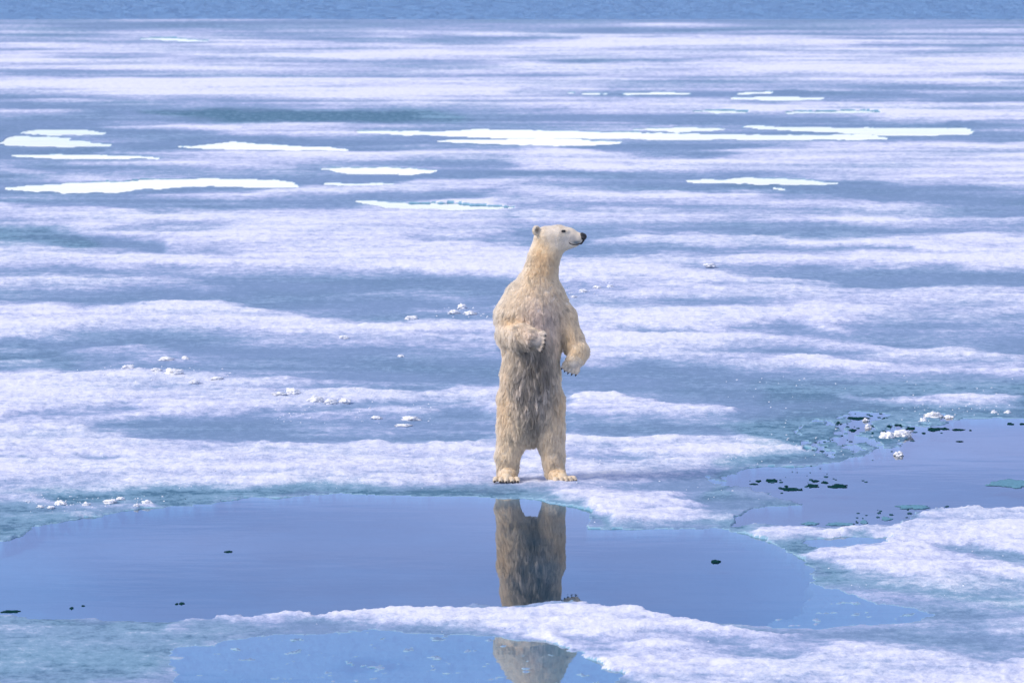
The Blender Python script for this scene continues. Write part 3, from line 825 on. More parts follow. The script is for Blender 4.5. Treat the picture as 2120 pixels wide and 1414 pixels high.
def capsule_mesh(a, b, ra, rb, V, F, seg=20, ring=6):
    a, b = Vector(a), Vector(b)
    ax = (b - a)
    L = ax.length
    ax = ax.normalized() if L > 1e-4 else Vector((0, 0, 1))
    q = ax.to_track_quat('Z', 'Y')
    prof = []
    for i in range(ring + 1):
        t = -math.pi / 2 + (math.pi / 2) * i / ring
        prof.append((math.cos(t) * ra, math.sin(t) * ra))
    for i in range(ring + 1):
        t = (math.pi / 2) * i / ring
        prof.append((math.cos(t) * rb, L + math.sin(t) * rb))
    base = len(V)
    V.append(a + q @ Vector((0, 0, prof[0][1])))
    for r, z in prof[1:-1]:
        for j in range(seg):
            an = 2 * math.pi * j / seg
            V.append(a + q @ Vector((r * math.cos(an), r * math.sin(an), z)))
    V.append(a + q @ Vector((0, 0, prof[-1][1])))
    n = len(prof) - 2
    for j in range(seg):
        F.append((base, base + 1 + (j + 1) % seg, base + 1 + j))
        for i in range(n - 1):
            p = base + 1 + i * seg
            F.append((p + j, p + (j + 1) % seg, p + seg + (j + 1) % seg, p + seg + j))
        p = base + 1 + (n - 1) * seg
        F.append((p + j, p + (j + 1) % seg, base + 1 + n * seg))


def polar_bear_mesh():
    V, F = [], []
    for a, b, ra, rb, g, sd, k, fl in PRIM:
        capsule_mesh(a, b, ra, rb, V, F)
    for c, r, n in EARS:
        nn = Vector(n).normalized()
        capsule_mesh(Vector(c) - nn * 2.2, Vector(c) - nn * 2.0, r * 0.95, r * 0.95, V, F)
    me = bpy.data.meshes.new('raw')
    me.from_pydata([tuple(v) for v in V], [], F)
    o = bpy.data.objects.new('raw', me)
    COL.objects.link(o)
    m = o.modifiers.new('r', 'REMESH')
    m.mode = 'VOXEL'
    m.voxel_size = 1.9
    m.adaptivity = 0
    dg = bpy.context.evaluated_depsgraph_get()
    ev = o.evaluated_get(dg)
    me2 = bpy.data.meshes.new_from_object(ev)
    bpy.data.objects.remove(o)
    bpy.data.meshes.remove(me)
    n = len(me2.vertices)
    P = np.empty(n * 3, dtype=np.float32)
    me2.vertices.foreach_get('co', P)
    P = P.reshape(-1, 3).astype(float)
    ed = np.empty(len(me2.edges) * 2, dtype=np.int32)
    me2.edges.foreach_get('vertices', ed)
    ed = ed.reshape(-1, 2)
    deg = np.bincount(ed.ravel(), minlength=n)[:, None]
    for it in range(7):
        d = bear_sdf(P)
        G = grad(P)
        P = P - G * np.clip(d, -6, 6)[:, None] * 0.9
        if it < 6:      # keep the points spread evenly over the surface
            S = np.zeros_like(P)
            np.add.at(S, ed[:, 0], P[ed[:, 1]])
            np.add.at(S, ed[:, 1], P[ed[:, 0]])
            L = S / deg - P
            L -= G * (L * G).sum(1, keepdims=True)
            P = P + L * 0.5
    G = grad(P)
    # muscle and loose-skin unevenness, none on face and toes
    am = sstep(460, 400, P[:, 2]) * sstep(20, 50, P[:, 2])
    nrm = fbm(P[:, 0] / 26 + 3, P[:, 2] / 34 + P[:, 1] / 40, 31, 3)
    P = P + G * (nrm * 1.6 * am)[:, None]
    P[:, 2] = np.maximum(P[:, 2], -0.5)
    tri = []
    for p in me2.polygons:
        v = list(p.vertices)
        tri.append(v if len(v) == 4 else [v[0], v[1], v[2], v[2]])
    F = np.array(tri)
    bpy.data.meshes.remove(me2)
    return P, G, F


def gauss(P, c, s):
    q = (P - np.array(c)) / np.array(s)
    return np.exp(-(q * q).sum(1))


WHITE, CREAM, TAN, GREY, DARK = [np.array(c) for c in
    ((.97, .92, .84), (.97, .87, .70), (.90, .72, .46), (.50, .455, .40), (.26, .235, .20))]


def coat(P, G):
    """colour of the coat at P: whitish head, back whitened by painted light, ochre neck, flanks and feet, wet grey belly"""
    x, y, z = P.T
    n1 = fbm(x / 20 + y / 30, z / 26, 41, 4)[:, None]
    n2 = fbm(x / 7 + y / 9, z / 16, 43, 3)[:, None]
    c = np.repeat(CREAM[None], len(P), 0)

    def mix(c, col, w):
        w = np.clip(w, 0, 1)
        w = w[:, None] if w.ndim == 1 else w
        return c * (1 - w) + col * w
    # whitish head; back-left edge, shoulder, forearm whitened with painted-in light
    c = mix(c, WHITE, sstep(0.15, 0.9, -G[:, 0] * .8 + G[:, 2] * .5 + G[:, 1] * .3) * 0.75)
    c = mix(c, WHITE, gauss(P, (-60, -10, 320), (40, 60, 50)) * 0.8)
    c = mix(c, WHITE, gauss(P, (45, 0, 520), (30, 40, 18)) * 1.0)
    c = mix(c, WHITE * .9, gauss(P, (62, 0, 500), (22, 40, 16)) * 0.8)
    c = mix(c, TAN, gauss(P, (20, -20, 478), (16, 24, 30)) * 0.75)
    c = mix(c, TAN, gauss(P, (16, -30, 440), (30, 40, 26)) * 0.45)
    c = mix(c, TAN, gauss(P, (34, -25, 462), (16, 30, 20)) * 0.35)
    # chest lilac grey
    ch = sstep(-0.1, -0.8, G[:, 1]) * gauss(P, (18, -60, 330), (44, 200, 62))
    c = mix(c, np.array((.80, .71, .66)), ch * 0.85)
    # crease shade painted in: parting down the chest, folds at the armpits
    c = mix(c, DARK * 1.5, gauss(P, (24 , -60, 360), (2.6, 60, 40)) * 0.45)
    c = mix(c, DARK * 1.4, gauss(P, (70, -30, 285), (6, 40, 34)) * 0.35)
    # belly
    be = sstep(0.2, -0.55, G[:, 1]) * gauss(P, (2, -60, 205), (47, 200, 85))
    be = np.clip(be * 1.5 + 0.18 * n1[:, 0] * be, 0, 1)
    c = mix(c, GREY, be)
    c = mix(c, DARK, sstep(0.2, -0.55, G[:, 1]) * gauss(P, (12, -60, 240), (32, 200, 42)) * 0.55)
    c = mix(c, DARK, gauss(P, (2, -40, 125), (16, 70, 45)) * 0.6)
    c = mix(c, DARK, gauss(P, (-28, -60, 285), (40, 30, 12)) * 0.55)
    # ochre patches
    for ctr, s, w in (((-62, -20, 150), (16, 60, 50), .45), ((66, -20, 150), (14, 60, 40), .4), ((-42, -35, 335), (20, 30, 14), .7),
                      ((76, -10, 300), (16, 60, 40), .45), ((98, -20, 262), (14, 40, 14), .5), ((-52, -20, 15), (30, 60, 14), .6),
                      ((60, -20, 16), (34, 60, 16), .65), ((-62, -20, 250), (16, 60, 40), .3), ((62, -30, 160), (14, 40, 20), .4)):
        c = mix(c, TAN, gauss(P, ctr, s) * w * 0.8)
    c = mix(c, np.array((.62, .58, .52)), gauss(P, (90, -40, 236), (20, 40, 16)) * 0.7)
    # muzzle: thin hair over dark skin, lips, eye surround, ear hollow
    c = mix(c, np.array((.60, .58, .56)), gauss(P, (88, -10, 506), (14, 30, 9)) * 0.85)
    c = mix(c, np.array((.16, .22, .27)), gauss(P, (93, -12, 497.5), (9, 30, 4.5)) * 1.1)
    c = mix(c, DARK * .35, gauss(P, (67, -20, 521), (6.0, 12, 3.0)) * 1.1)
    c = mix(c, DARK * .35, gauss(P, (67, 16, 521), (6.0, 12, 3.0)) * 1.1)
    for (ec, r, nn) in EARS:
        nn = np.array(nn) / np.linalg.norm(nn)
        c = mix(c, DARK * .2, gauss(P, np.array(ec) + nn * -1.5, (5.0, 5.0, 5.4)) * 1.5)
    c = c * (1.04 + 0.10 * n1 + 0.08 * n2)
    c = c / np.maximum(c.max(1, keepdims=True) / 0.95, 1)
    return np.clip(c, 0.005, 0.95)


def fur_material():
    m, t, out = material('fur')
    a = node(t, 'ShaderNodeAttribute', attribute_name='coat')
    d = node(t, 'ShaderNodeBsdfDiffuse')
    tr = node(t, 'ShaderNodeBsdfTranslucent')
    gl = node(t, 'ShaderNodeBsdfGlossy')
    gl.inputs['Roughness'].default_value = 0.45
    gl.inputs['Color'].default_value = (.9, .88, .85, 1)
    t.links.new(a.outputs['Color'], d.inputs[0])
    t.links.new(a.outputs['Color'], tr.inputs[0])
    m1 = node(t, 'ShaderNodeMixShader')
    m1.inputs[0].default_value = 0.5
    t.links.new(d.outputs[0], m1.inputs[1])
    t.links.new(tr.outputs[0], m1.inputs[2])
    m2 = node(t, 'ShaderNodeMixShader')
    m2.inputs[0].default_value = 0.05
    t.links.new(m1.outputs[0], m2.inputs[1])
    t.links.new(gl.outputs[0], m2.inputs[2])
    t.links.new(m2.outputs[0], out.inputs[0])
    return m


def skin_material():
    m, t, out = material('bear_hide')
    a = node(t, 'ShaderNodeAttribute', attribute_name='coat')
    p = node(t, 'ShaderNodeBsdfPrincipled')
    mx = node(t, 'ShaderNodeMixRGB', blend_type='MULTIPLY')
    mx.inputs[0].default_value = 1
    mx.inputs[2].default_value = (.80, .76, .72, 1)
    t.links.new(a.outputs['Color'], mx.inputs[1])
    t.links.new(mx.outputs[0], p.inputs['Base Color'])
    p.inputs['Roughness'].default_value = 0.8
    p.inputs['Specular IOR Level'].default_value = 0.15
    geo = node(t, 'ShaderNodeTexCoord')
    n = node(t, 'ShaderNodeTexNoise')
    n.inputs['Scale'].default_value = 90
    t.links.new(geo.outputs['Object'], n.inputs['Vector'])
    b = node(t, 'ShaderNodeBump')
    b.inputs['Distance'].default_value = 0.004
    t.links.new(n.outputs['Fac'], b.inputs['Height'])
    t.links.new(b.outputs[0], p.inputs['Normal'])
    t.links.new(p.outputs[0], out.inputs[0])
    return m


M_FUR, M_HIDE = fur_material(), skin_material()
M_BLACK = principled('black_skin', (.012, .012, .016), .42, .5, .002, 300)
M_EYE = principled('eye', (.010, .008, .008), .06, .6)
M_CLAW = principled('claw', (.028, .022, .020), .35, .5)


def flow(P, G):
    """which way the hair lies: along the limbs, backward on the head, hanging elsewhere"""
    W = np.zeros((len(P), 1))
    D = np.zeros_like(P)
    for a, b, ra, rb, g, sd, k, fl in PRIM:
        d = sd_cone(P, a, b, ra, rb, sd)
        w = np.exp(-np.clip(d, 0, 60) / 5.0)[:, None]
        f = np.array(fl if fl is not None else (b - a), float)
        f /= np.linalg.norm(f) + 1e-6
        D += w * f
        W += w
    D /= W + 1e-6
    x, y, z = P.T
    # the coat wanders a little
    D[:, 0] += 0.45 * fbm(x / 16 + y / 18, z / 26, 51, 3) * sstep(480, 440, z)
    D[:, 1] += 0.30 * fbm(x / 18 + 9, z / 24 + y / 18, 52, 3) * sstep(480, 440, z)
    # belly hair parts from the middle, thigh hair sweeps in and down
    D[:, 0] += 0.35 * np.exp(-((z - 150) / 40) ** 2) * -np.sign(x) * sstep(10, 40, np.abs(x))
    D -= G * (D * G).sum(1, keepdims=True)
    return D / np.maximum(np.linalg.norm(D, axis=1, keepdims=True), 1e-5)


def grow_fur(P, G, F):
    tri = np.concatenate([F[:, [0, 1, 2]], F[:, [0, 2, 3]]])
    A, B, C = P[tri[:, 0]], P[tri[:, 1]], P[tri[:, 2]]
    area = np.linalg.norm(np.cross(B - A, C - A), axis=1) / 2
    cz = A[:, 2]
    face_d = 1 + 2.2 * ((cz > 455)) + 1.0 * (cz < 40)
    w = area * face_d
    N = 170000
    pick = rng.choice(len(tri), N, p=w / w.sum())
    r1, r2 = rng.random(N), rng.random(N)
    s = np.sqrt(r1)
    wa, wb, wc = (1 - s)[:, None], (s * (1 - r2))[:, None], (s * r2)[:, None]
    R = A[pick] * wa + B[pick] * wb + C[pick] * wc
    R = R.astype(float)
    Gn = grad(R)
    x, y, z = R.T
    head = sstep(455, 492, z)
    # length: short on the head and paws, long on belly, legs and forearms
    ln = 8.0 + 2.5 * fbm(x / 22, z / 22 + y / 20, 61, 2)
    ln = ln * (1 - head) + 4.0 * head
    muz = sstep(66, 84, x) * head
    ln = ln * (1 - muz) + 1.5 * muz
    belly = sstep(0.2, -0.5, Gn[:, 1]) * gauss(R, (2, -60, 215), (52, 200, 95))
    ln = ln + 13 * belly
    arm_under = gauss(R, (-50, -30, 285), (40, 60, 14)) * sstep(.2, -.6, Gn[:, 2])
    ln = ln + 8 * arm_under
    ln = ln + 7 * gauss(R, (0, 0, 90), (34, 60, 22)) * sstep(.2, -.5, Gn[:, 2])
    pawm = np.zeros(N)
    for a, b, ra, rb, g, sd, k, fl in PRIM:
        if g in ('foot', 'pawR', 'pawL'):
            pawm = np.maximum(pawm, sstep(4, -0.5, sd_cone(R, a, b, ra, rb, sd) - 0))
    ln = ln * (1 - pawm) + 1.6 * pawm
    earm = np.zeros(N)
    for (ec, r, nn) in EARS:
        earm = np.maximum(earm, gauss(R, ec, (9, 9, 9)))
    ln = ln * (1 - 0.6 * earm)
    ln = np.clip(ln, 1.0, 30) * (0.75 + 0.5 * rng.random(N))
    # bare spots: nose, eye, lips, claws
    bare = gauss(R, (111, -8, 506), (7, 14, 8)) + gauss(R, (67, -20, 521), (6.5, 12, 3.4)) \
        + gauss(R, (67, 16, 521), (6.5, 8, 3.4)) + 0.6 * gauss(R, (94, -12, 497), (10, 12, 4))
    for (ec, r, nn) in EARS:
        bare = bare + 0.8 * gauss(R, np.array(ec) + np.array(nn) * -1.5, (5.0, 5.0, 5.4))
    keep = (bare < 0.42) & (z > 1.0)
    R, Gn, ln, head, belly, pawm = R[keep], Gn[keep], ln[keep], head[keep], belly[keep], pawm[keep]
    N = len(R)
    x, y, z = R.T
    Fl = flow(R, Gn)
    lift = 0.30 + 0.14 * rng.random(N) + 0.12 * fbm(x / 10, z / 10 + y / 9, 63, 2)
    lift = np.clip(lift * (1 - 0.45 * head), 0.08, 0.9)[:, None]
    d0 = Fl * (1 - lift) + Gn * lift + rng.normal(0, 0.07, (N, 3))
    d0 /= np.linalg.norm(d0, axis=1, keepdims=True)
    seg = 5
    pts = np.empty((N, seg + 1, 3))
    pts[:, 0] = R - Gn * 0.4
    cur = d0.copy()
    wav = np.stack([fbm(x / 9 + 5, z / 30 + y / 9, 71, 2), fbm(x / 9 + 15, z / 30 - y / 9, 72, 2), 0 * x], 1)
    for i in range(seg):
        pts[:, i + 1] = pts[:, i] + cur * (ln / seg)[:, None]
        t = (i + 1) / seg
        cur = cur + np.array([0, 0, -1.0]) * (0.13 + 0.16 * belly[:, None]) * (1 - 0.8 * head[:, None]) \
            + wav * 0.22 * math.sin(3.2 * t) * (1 - head[:, None]) - Gn * 0.05
        cur /= np.linalg.norm(cur, axis=1, keepdims=True)
    # locks: hairs lean toward the tip of the nearest guide hair
    tone = np.ones(N)
    for ng, strength, pw, sg in ((max(10, N // 24), 0.58, 1.2, .085), (N // 160, 0.30, 1.8, .05)):
        gi = rng.choice(N, ng, replace=False)
        kd = kdtree.KDTree(ng)
        lock_tone = np.ones(N)
        lock_tone[gi] = rng.normal(1.0, sg, ng) + belly[gi] * np.abs(rng.normal(0, .55, ng)) * (rng.random(ng) < .5)
        for j, g in enumerate(gi):
            kd.insert(R[g] * np.array([1, 1, 0.55]), j)
        kd.balance()
        near = np.array([gi[kd.find(q)[1]] for q in R * np.array([1, 1, 0.55])])
        tone *= np.clip(lock_tone[near], .6, 1.9)
        amt = strength * (0.75 + 0.35 * belly) * (1 - 0.55 * head) * (1 - 0.5 * pawm)
        for i in range(1, seg + 1):
            t = (i / seg) ** pw
            pts[:, i] += (pts[near, i] - pts[:, i]) * (amt * t)[:, None] * np.where(
                np.linalg.norm(R - R[near], axis=1) < 14, 1, 0)[:, None]
    # nothing grows below the ground
    pts[:, :, 2] = np.maximum(pts[:, :, 2], 0.2)
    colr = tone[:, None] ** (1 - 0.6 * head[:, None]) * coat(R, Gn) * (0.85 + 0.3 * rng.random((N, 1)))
    # belly hairs vary at random in tone with the wetness
    colr *= (1 - 0.25 * belly[:, None] * (rng.random((N, 1)) < 0.5))
    colr = colr / np.maximum(colr.max(1, keepdims=True) / 0.97, 1)
    hc = bpy.data.hair_curves.new('fur')
    hc.add_curves([seg + 1] * N)
    hc.points.foreach_set('position', (pts * U).astype(np.float32).ravel())
    rad = np.repeat(np.array([1.0, .95, .85, .7, .5, .16])[None], N, 0) * (0.30 - 0.10 * head[:, None]) * U * (0.8 + 0.5 * rng.random((N, 1)))
    at = hc.attributes.get('radius') or hc.attributes.new('radius', 'FLOAT', 'POINT')
    at.data.foreach_set('value', rad.astype(np.float32).ravel())
    at = hc.attributes.new('coat', 'FLOAT_COLOR', 'CURVE')
    cc = np.concatenate([np.clip(colr, 0, 1), np.ones((N, 1))], 1)
    at.data.foreach_set('color', cc.astype(np.float32).ravel())
    o = bpy.data.objects.new('fur', hc)
    hc.materials.append(M_FUR)
    COL.objects.link(o)
    o.parent = bear
    return o


def part_mesh(name, V, F, mat, smooth=True):
    me = bpy.data.meshes.new(name)
    me.from_pydata([tuple(np.array(v) * U) for v in V], [], F)
    me.materials.append(mat)
    for p in me.polygons:
        p.use_smooth = smooth
    o = bpy.data.objects.new(name, me)
    COL.objects.link(o)
    o.parent = bear
    return o


def build_bear():
    P, G, F = polar_bear_mesh()
    body = mesh_np('body', P * U, F[:, :4], M_HIDE, bear)
    body.data.validate()
    at = body.data.attributes.new('coat', 'FLOAT_COLOR', 'POINT')
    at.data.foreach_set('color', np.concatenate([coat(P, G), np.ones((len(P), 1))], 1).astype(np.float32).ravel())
    grow_fur(P, G, F)
    # nose with two nostril lobes
    V, Fc = [], []
    capsule_mesh((105.5, -7, 510.5), (109, -7.5, 509.5), 7.2, 6.4, V, Fc, 18, 6)
    capsule_mesh((107, -11.5, 507), (110, -12, 506), 4.4, 3.6, V, Fc, 14, 4)
    capsule_mesh((107, -3.5, 507), (110, -4, 506), 4.4, 3.6, V, Fc, 14, 4)
    capsule_mesh((106.5, -7, 504), (102.5, -6.5, 497), 5.2, 4.6, V, Fc, 14, 4)
    part_mesh('nose', V, Fc, M_BLACK)
    # lips: a thin dark roll along each side of the muzzle
    for sgn in (-1, 1):
        V, Fc = [], []
        path = []
        for xx, zz in ((79, 496.5), (83, 494.0), (89, 493), (95, 493.5), (101, 495), (106, 498)):
            # walk in from the side until the hide is met
            yy = np.linspace(-34, -4, 80) if sgn < 0 else np.linspace(30, -4, 80)
            Q = np.stack([np.full(80, xx), yy, np.full(80, zz)], 1)
            dd = bear_sdf(Q)
            k = int(np.argmax(dd < 0)) if (dd < 0).any() else 79
            path.append((xx, yy[k] + 0.3 * (-sgn), zz))
        for i, (a, b) in enumerate(zip(path, path[1:])):
            capsule_mesh(a, b, 1.1 + .12 * i, 1.2 + .12 * i, V, Fc, 8, 3)
        part_mesh('lip', V, Fc, M_BLACK)
    for sgn, xx, zz in ((-1, 66.5, 521), (1, 66.5, 521)):
        yy = np.linspace(-34, -2, 160) if sgn < 0 else np.linspace(32, -2, 160)
        Q = np.stack([np.full(160, xx), yy, np.full(160, zz)], 1)
        dd = bear_sdf(Q)
        k = int(np.argmax(dd < 0))
        V, Fc = [], []
        capsule_mesh((xx - 2, yy[k] - sgn * 1.2, zz - .2), (xx + 2, yy[k] - sgn * 1.2, zz + .2), 2.9, 2.7, V, Fc, 14, 6)
        part_mesh('eye', V, Fc, M_EYE)
    for c, d, L in CLAWS:
        V, Fc = [], []
        d = d / np.linalg.norm(d)
        a = c
        b = c + d * L * 0.5
        e = b + (d * .8 + np.array([0, 0, -.3])) * L * 0.42
        e[2] = max(e[2], 0.8)
        b[2] = max(b[2], 1.6)
        cr = 2.7 if L > 8 else 1.9
        capsule_mesh(a, b, cr, cr * .8, V, Fc, 8, 3)
        capsule_mesh(b, e, cr * .82, 0.6, V, Fc, 8, 3)
        part_mesh('claw', V, Fc, M_CLAW)


build_bear()
bear.location = (BX, BY, ground_z(BX, BY - 0.1) - 0.006)
# ------------------------------------------------------------------ loose lumps of snow and slush
M_LUMP = principled('snow_lump', (.82, .84, .90), .9, .1, .004, 45)
M_SLUSH = principled('dark_slush', (.008, .045, .048), 1.0, .0, 0, 40)
M_TEAL = principled('wet_ice_cake', (.12, .28, .38), .9, .1, .006, 30)


def ico(sub):
    import bmesh
    bm = bmesh.new()
    bmesh.ops.create_icosphere(bm, subdivisions=sub, radius=1)
    V = np.array([v.co[:] for v in bm.verts])
    F = np.array([[v.index for v in f.verts] for f in bm.faces])
    bm.free()
    return V, F


IV, IF = ico(4)
IV2, IF2 = ico(3)


def lump_shape(w, d, h, seed, rough=1.0, flat=False):
    V = IV.copy()
    a = fbm(V[:, 0] * 1.3 + seed * 3.1, V[:, 1] * 1.3 + V[:, 2] * 1.7 + seed, seed, 3, .55)
    b = np.abs(fbm(V[:, 0] * 3.2 + seed, V[:, 1] * 3.2 + V[:, 2] * 3.7, seed + 5, 3, .6))
    if flat:
        ang = np.arctan2(V[:, 1], V[:, 0])
        r = 1 + 0.50 * fbm(np.cos(ang) * 1.1 + seed * 2.3, np.sin(ang) * 1.3 + seed, seed, 4, .55)
        V[:, 0] *= r
        V[:, 1] *= r
        V[:, 2] = np.sign(V[:, 2]) * np.abs(V[:, 2]) ** .5 * (1 + .5 * a)
    else:
        V = V * (1 + rough * (0.42 * a + 0.30 * b))[:, None]
        V[:, 2] = np.where(V[:, 2] < -0.25, -0.25 + (V[:, 2] + .25) * .15, V[:, 2])
    return V * np.array([w / 2, d / 2, h])


def lump(px, py, w, h, label, floating=False, seed=0, cat='snow lump', name='snow_lump', group=None):
    p = pix(px, py + h * 0.35)
    u = p.y * K
    z = 0.0 if floating else ground_z(p.x, p.y, 0.08)
    V = lump_shape(w * u * .85, w * u * 1.1, h * u * .62, seed, rough=1.15)
    o = mesh_np(name, V, IF, M_LUMP)
    o.location = (p.x, p.y, z + h * u * (0.02 if floating else 0.10))
    tag(o, label, cat, group)
    return o


def slush(px, py, w, h, label, seed=0, mat=None, name='slush_clump', cat='slush clump', group=None, t=0.004):
    p = pix(px, py)
    u = p.y * K
    V = lump_shape(w * u * .85, h * u * .85 / math.sin(math.atan(H / p.y)), t, seed, flat=True)
    o = mesh_np(name, V, IF, mat or M_SLUSH)
    o.location = (p.x, p.y, t * 0.35)
    tag(o, label, cat, group)
    return o


GL = 'snow lumps scattered on the ice'
for i, (px, py, w, h, lb) in enumerate([
    (266, 765, 30, 9, 'white snow lump at the left end of the broken ridge, beside the blue ice tongue'),
    (322, 770, 24, 7, 'low white snow lump just right of the ridge end lump on the left'),
    (360, 777, 36, 13, 'largest craggy snow lump of the ridge on the left half of the ice'),
    (402, 797, 22, 9, 'small peaked snow lump in front of the largest lump of the left ridge'),
    (448, 791, 26, 6, 'flat snow lump at the right end of the left ridge'),
    (345, 746, 34, 7, 'low snow lump lying behind the left ridge'),
    (384, 744, 18, 7, 'small snow lump behind the largest lump of the left ridge'),
    (606, 818, 30, 13, 'rounded white snow lump standing alone between the left ridge and the bear'),
    (655, 832, 32, 14, 'peaked snow lump, left one of the pair left of the bear\'s thighs'),
    (684, 836, 28, 10, 'low snow lump between two higher ones left of the bear\'s thighs'),
    (714, 834, 26, 11, 'snow lump at the right end of the group left of the bear\'s thighs'),
    (578, 822, 30, 6, 'flat snow lump touching the left side of the rounded lone lump'),
    (780, 867, 24, 6, 'small snow lump on blue ice, left of the flat one near the bear\'s legs'),
    (852, 867, 40, 8, 'wide flat snow lump on blue ice beside the bear\'s legs'),
    (836, 881, 36, 5, 'thin flat snow lump just in front of the wide flat one'),
    (849, 660, 28, 8, 'oval snow lump on blue ice left of the bear\'s folded arm'),
    (956, 637, 18, 11, 'round snow lump, highest of the cluster left of the bear\'s shoulder'),
    (940, 648, 24, 8, 'snow lump at the lower left of the cluster by the bear\'s shoulder'),
    (974, 650, 26, 8, 'snow lump at the right of the cluster by the bear\'s shoulder'),
    (712, 702, 20, 7, 'tiny snow lump on the white band left of the bear\'s waist'),
    (830, 738, 14, 5, 'tiny lone snow lump on the blue ice left of the bear\'s hip'),
    (1207, 605, 16, 6, 'small snow crumb nearest the bear\'s neck, right side'),
    (1236, 598, 18, 7, 'small snow lump in the middle of the row right of the bear\'s chest'),
    (1263, 595, 14, 6, 'small snow lump at the right end of the row right of the bear\'s chest'),
    (1470, 554, 26, 7, 'low snow lump on the white band far right of the bear\'s head'),
    (1188, 617, 14, 5, 'tiny snow crumb close to the bear\'s right-hand shoulder'),
]):
    lump(px, py, w, h, lb, seed=i + 1, group=GL)
GP = 'white ice lumps at the right pool'
for i, (px, py, w, h, lb) in enumerate([
    (1932, 858, 40, 11, 'long white ice lump on the far rim of the right pool'),
    (1966, 862, 24, 7, 'small white ice lump at the right end of the long one on the pool rim'),
    (2057, 853, 13, 8, 'round white ice lump, left one of two near the right picture edge'),
    (2087, 853, 16, 8, 'round white ice lump, right one of two near the right picture edge'),
    (1911, 870, 15, 12, 'upright white ice lump floating behind the dark slush'),
    (1792, 869, 16, 7, 'white ice lump on the leftmost dark slush raft'),
    (1797, 882, 14, 11, 'craggy white ice lump in front of the leftmost dark slush raft'),
    (1836, 901, 30, 16, 'craggy white ice lump, left one of the largest pair in the slush'),
    (1866, 897, 44, 16, 'widest craggy white ice lump floating in the slush of the right pool'),
    (1720, 938, 12, 5, 'small white ice lump alone on the teal shelf left of the right pool'),
    (1861, 939, 20, 11, 'small greyish ice lump floating alone in open water of the right pool'),
]):
    lump(px, py, w, h, lb, floating=px != 1720, seed=i + 51, cat='ice lump', name='ice_lump', group=GP)
GS = 'white ice pieces on the left pool shore'
for i, (px, py, w, h, lb) in enumerate([
    (84, 1050, 14, 6, 'leftmost small white ice piece on the teal shore of the near pool'),
    (106, 1051, 16, 7, 'white ice piece second from the left on the near pool shore'),
    (126, 1044, 26, 9, 'wide white ice piece of the left group on the near pool shore'),
    (178, 1046, 18, 7, 'white ice piece between the two groups on the near pool shore'),
    (228, 1039, 34, 9, 'widest white ice piece of the right group on the near pool shore'),
    (250, 1033, 18, 8, 'white ice piece behind the widest one on the near pool shore'),
    (305, 1043, 22, 9, 'rightmost white ice piece on the left shore of the near pool'),
    (282, 1049, 14, 6, 'small white ice piece at the waterline of the near pool shore'),
]):
    lump(px, py, w, h, lb, seed=i + 81, cat='ice lump', name='ice_lump', group=GS)
GD = 'dark slush clumps afloat in the right pool'
for i, (px, py, w, h, lb) in enumerate([
    (1775, 866, 46, 7, 'long dark green slush raft at the far left of the slush field'),
    (1735, 874, 17, 8, 'dark slush clump left of the long raft with the white lump'),
    (1838, 867, 30, 5, 'dark slush strip right of the long raft, farthest from the camera'),
    (1884, 872, 34, 7, 'dark slush clump directly left of the upright white ice lump'),
    (1858, 879, 15, 9, 'roundish very dark slush clump in the middle of the slush field'),
    (1838, 884, 20, 8, 'dark slush clump left of the roundish very dark one'),
    (1882, 887, 28, 7, 'dark slush clump behind the widest white ice lump'),
    (1932, 889, 30, 8, 'dark slush clump right of the widest white ice lump'),
    (1956, 888, 20, 5, 'thin dark slush strip touching the right of a bigger clump'),
    (1983, 890, 28, 4, 'thin long dark slush strip in open water right of the field'),
    (2009, 891, 6, 3, 'tiny dark slush fleck at the right end of the slush field'),
    (2092, 878, 16, 5, 'dark slush piece near the right picture edge on open water'),
    (2116, 878, 12, 4, 'dark slush piece cut by the right picture edge'),
    (1912, 897, 10, 4, 'small dark slush fleck in front of the clump right of the widest lump'),
    (1765, 891, 17, 7, 'dark slush clump in front of the long raft'),
    (1806, 899, 24, 10, 'dark slush clump left of the craggy white pair'),
    (1712, 903, 20, 4, 'flat dark slush strip on the left side of the slush field'),
    (1607, 912, 16, 7, 'roundish dark slush clump close to the bear side of the slush field'),
    (1583, 918, 15, 3, 'thin dark slush strip just left of the roundish clump'),
    (1685, 911, 11, 3, 'small dark slush fleck below the flat strip on the left'),
    (1599, 995, 28, 8, 'ragged dark slush clump at the left end of the front row'),
    (1570, 996, 14, 4, 'small dark slush clump left of the ragged one in the front row'),
    (1560, 1002, 17, 3, 'thin grey slush strip at the far left of the front row'),
    (1637, 1013, 50, 7, 'long low dark slush clump, nearest the camera in the front row'),
    (1681, 1006, 36, 8, 'broad dark slush clump in the middle of the front row'),
    (1708, 999, 15, 5, 'small dark oval slush clump behind the front row'),
    (1688, 996, 18, 4, 'thin dark slush clump behind the broad middle one'),
    (1736, 1007, 50, 9, 'broad dark slush clump at the right end of the front row'),
    (1628, 1007, 8, 4, 'tiny dark slush fleck behind the long low clump'),
    (1987, 914, 16, 2, 'thin dark fleck alone on the open water of the right pool'),
]):
    slush(px, py, w, h, lb, seed=i + 101, group=GD)
GT = 'teal ice cakes awash in the pools'
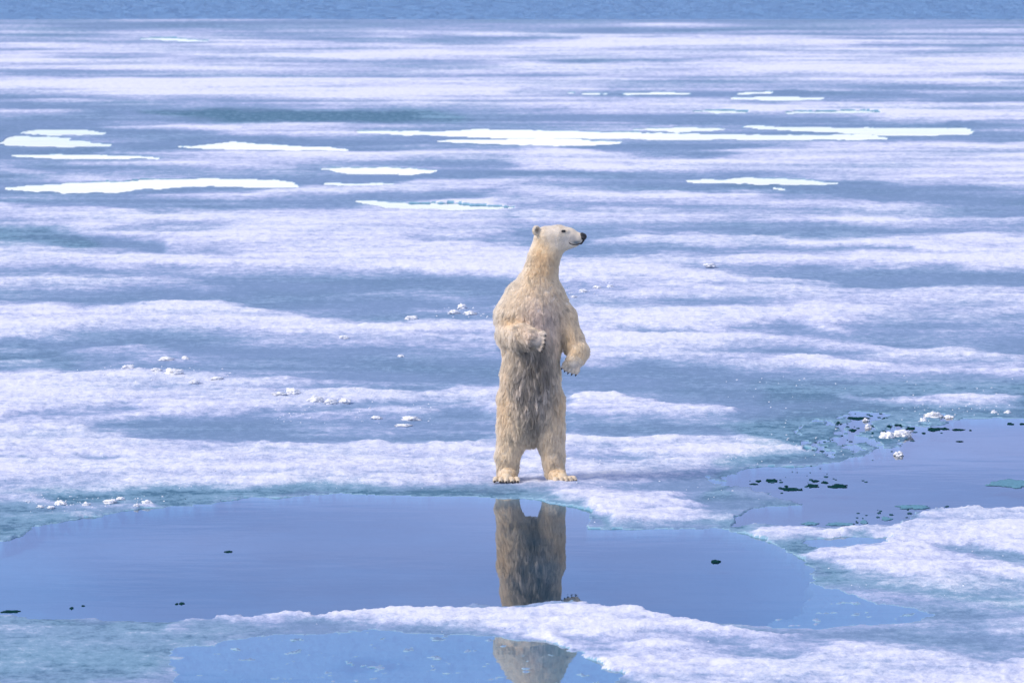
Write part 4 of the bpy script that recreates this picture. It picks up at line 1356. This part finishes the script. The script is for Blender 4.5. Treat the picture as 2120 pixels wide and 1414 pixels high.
for i, (px, py, w, h, lb) in enumerate([
    (2100, 1001, 96, 21, 'large pointed teal ice cake cut by the right picture edge'),
    (1835, 1074, 28, 8, 'oval teal ice cake awash near the right snow shelf'),
    (1789, 1081, 16, 8, 'round teal ice cake at the edge of the middle snow spit'),
    (1742, 1085, 60, 8, 'long teal ice cake along the far side of the middle snow spit'),
    (1676, 1084, 38, 7, 'flat teal ice cake at the left end of the middle snow spit'),
    (1890, 1050, 70, 11, 'wide teal ice cake off the left tip of the right snow shelf'),
]):
    slush(px, py, w, h, lb, seed=i + 141, mat=M_TEAL, name='ice_cake', cat='ice cake', group=GT)
for i, (px, py, w, h, lb) in enumerate([
    (473, 1142, 18, 4, 'dark leaf-shaped slush fleck alone in the middle of the near pool'),
    (376, 1249, 13, 5, 'dark slush fleck near the front shore of the near pool'),
    (366, 1250, 6, 4, 'tiny dark slush fleck touching the left of the front shore one'),
    (148, 1259, 10, 5, 'small dark slush fleck in the left front corner of the near pool'),
    (172, 1254, 8, 2, 'thinnest dark slush fleck in the left front corner of the near pool'),
    (193, 1083 - 17, 10, 6, 'dark round slush fleck by the left far shore of the near pool'),
    (1481, 1163, 20, 6, 'dark oval slush lump floating in the near pool right of the bear'),
    (385, 1034, 8, 3, 'dark slush speck off the far shore of the near pool'),
    (20, 1266, 40, 6, 'dark teal slush strip at the left picture edge of the near pool'),
]):
    slush(px, py, w, h, lb, seed=i + 171, t=0.004 if px != 1481 else 0.008, group='dark slush flecks afloat in the near pool')


def crumbs():
    V, F = [], []
    v0, f0 = ico(1)
    n = 0
    for x0, x1, y0, y1, cnt in ((40, 340, 1028, 1062, 90), (1620, 1960, 860, 960, 60), (150, 480, 760, 800, 60), (540, 900, 812, 880, 90),
                                (900, 1060, 635, 662, 30), (1170, 1290, 590, 620, 30), (1880, 2120, 840, 862, 30), (1180, 1620, 900, 1085, 70),
                                (0, 1000, 940, 1015, 70), (1600, 2120, 1100, 1240, 50), (600, 1500, 1270, 1400, 60), (1500, 2100, 780, 860, 50)):
        for _ in range(cnt):
            px, py = rng.uniform(x0, x1), rng.uniform(y0, y1)
            p = pix(px, py)
            z = ground_z(p.x, p.y, 0.05)
            if z < 0.002:
                continue
            r = p.y * K * rng.uniform(0.5, 1.7)
            v = v0 * (1 + .25 * rng.normal(size=(len(v0), 1))) * np.array([r * 1.3, r * 1.5, r * .9])
            V.append(v + np.array([p.x, p.y, z + r * .25]))
            F.append(f0 + n)
            n += len(v0)
    o = mesh_np('ice_crumbs', np.concatenate(V), np.concatenate(F), M_LUMP, smooth=True)
    tag(o, 'small white crumbs of snow strewn over the ice', kind='stuff')


crumbs()


def flecks():
    # thin rotten slush too small and too many to count, afloat in the right pool
    V, F = [], []
    v0, f0 = ico(2)
    n = 0
    for k in range(160):
        cx, cy = ((1780, 880), (1850, 885), (1700, 905), (1650, 995), (1760, 925), (1880, 1070))[k % 6]
        px, py = rng.normal(cx, 60), rng.normal(cy, 13)
        if px < 1500 or px > 2050 or py < 855:
            continue
        p = pix(px, py)
        r = p.y * K * rng.uniform(0.8, 5.5)
        a = np.arctan2(v0[:, 1], v0[:, 0])
        v = v0 * np.array([r, r * rng.uniform(1.5, 4), .003])
        v[:, :2] *= (1 + .35 * perlin(np.cos(a) * 2 + k, np.sin(a) * 2 + k, k))[:, None]
        V.append(v + np.array([p.x, p.y, 0.0015]))
        F.append(f0 + n)
        n += len(v0)
    o = mesh_np('slush', np.concatenate(V), np.concatenate(F), M_FLECK)
    tag(o, 'thin dark scraps of rotten slush awash in the right pool', kind='stuff')


M_FLECK = principled('rotten_slush', (.035, .10, .13), 1.0, .0, 0, 3)
flecks()
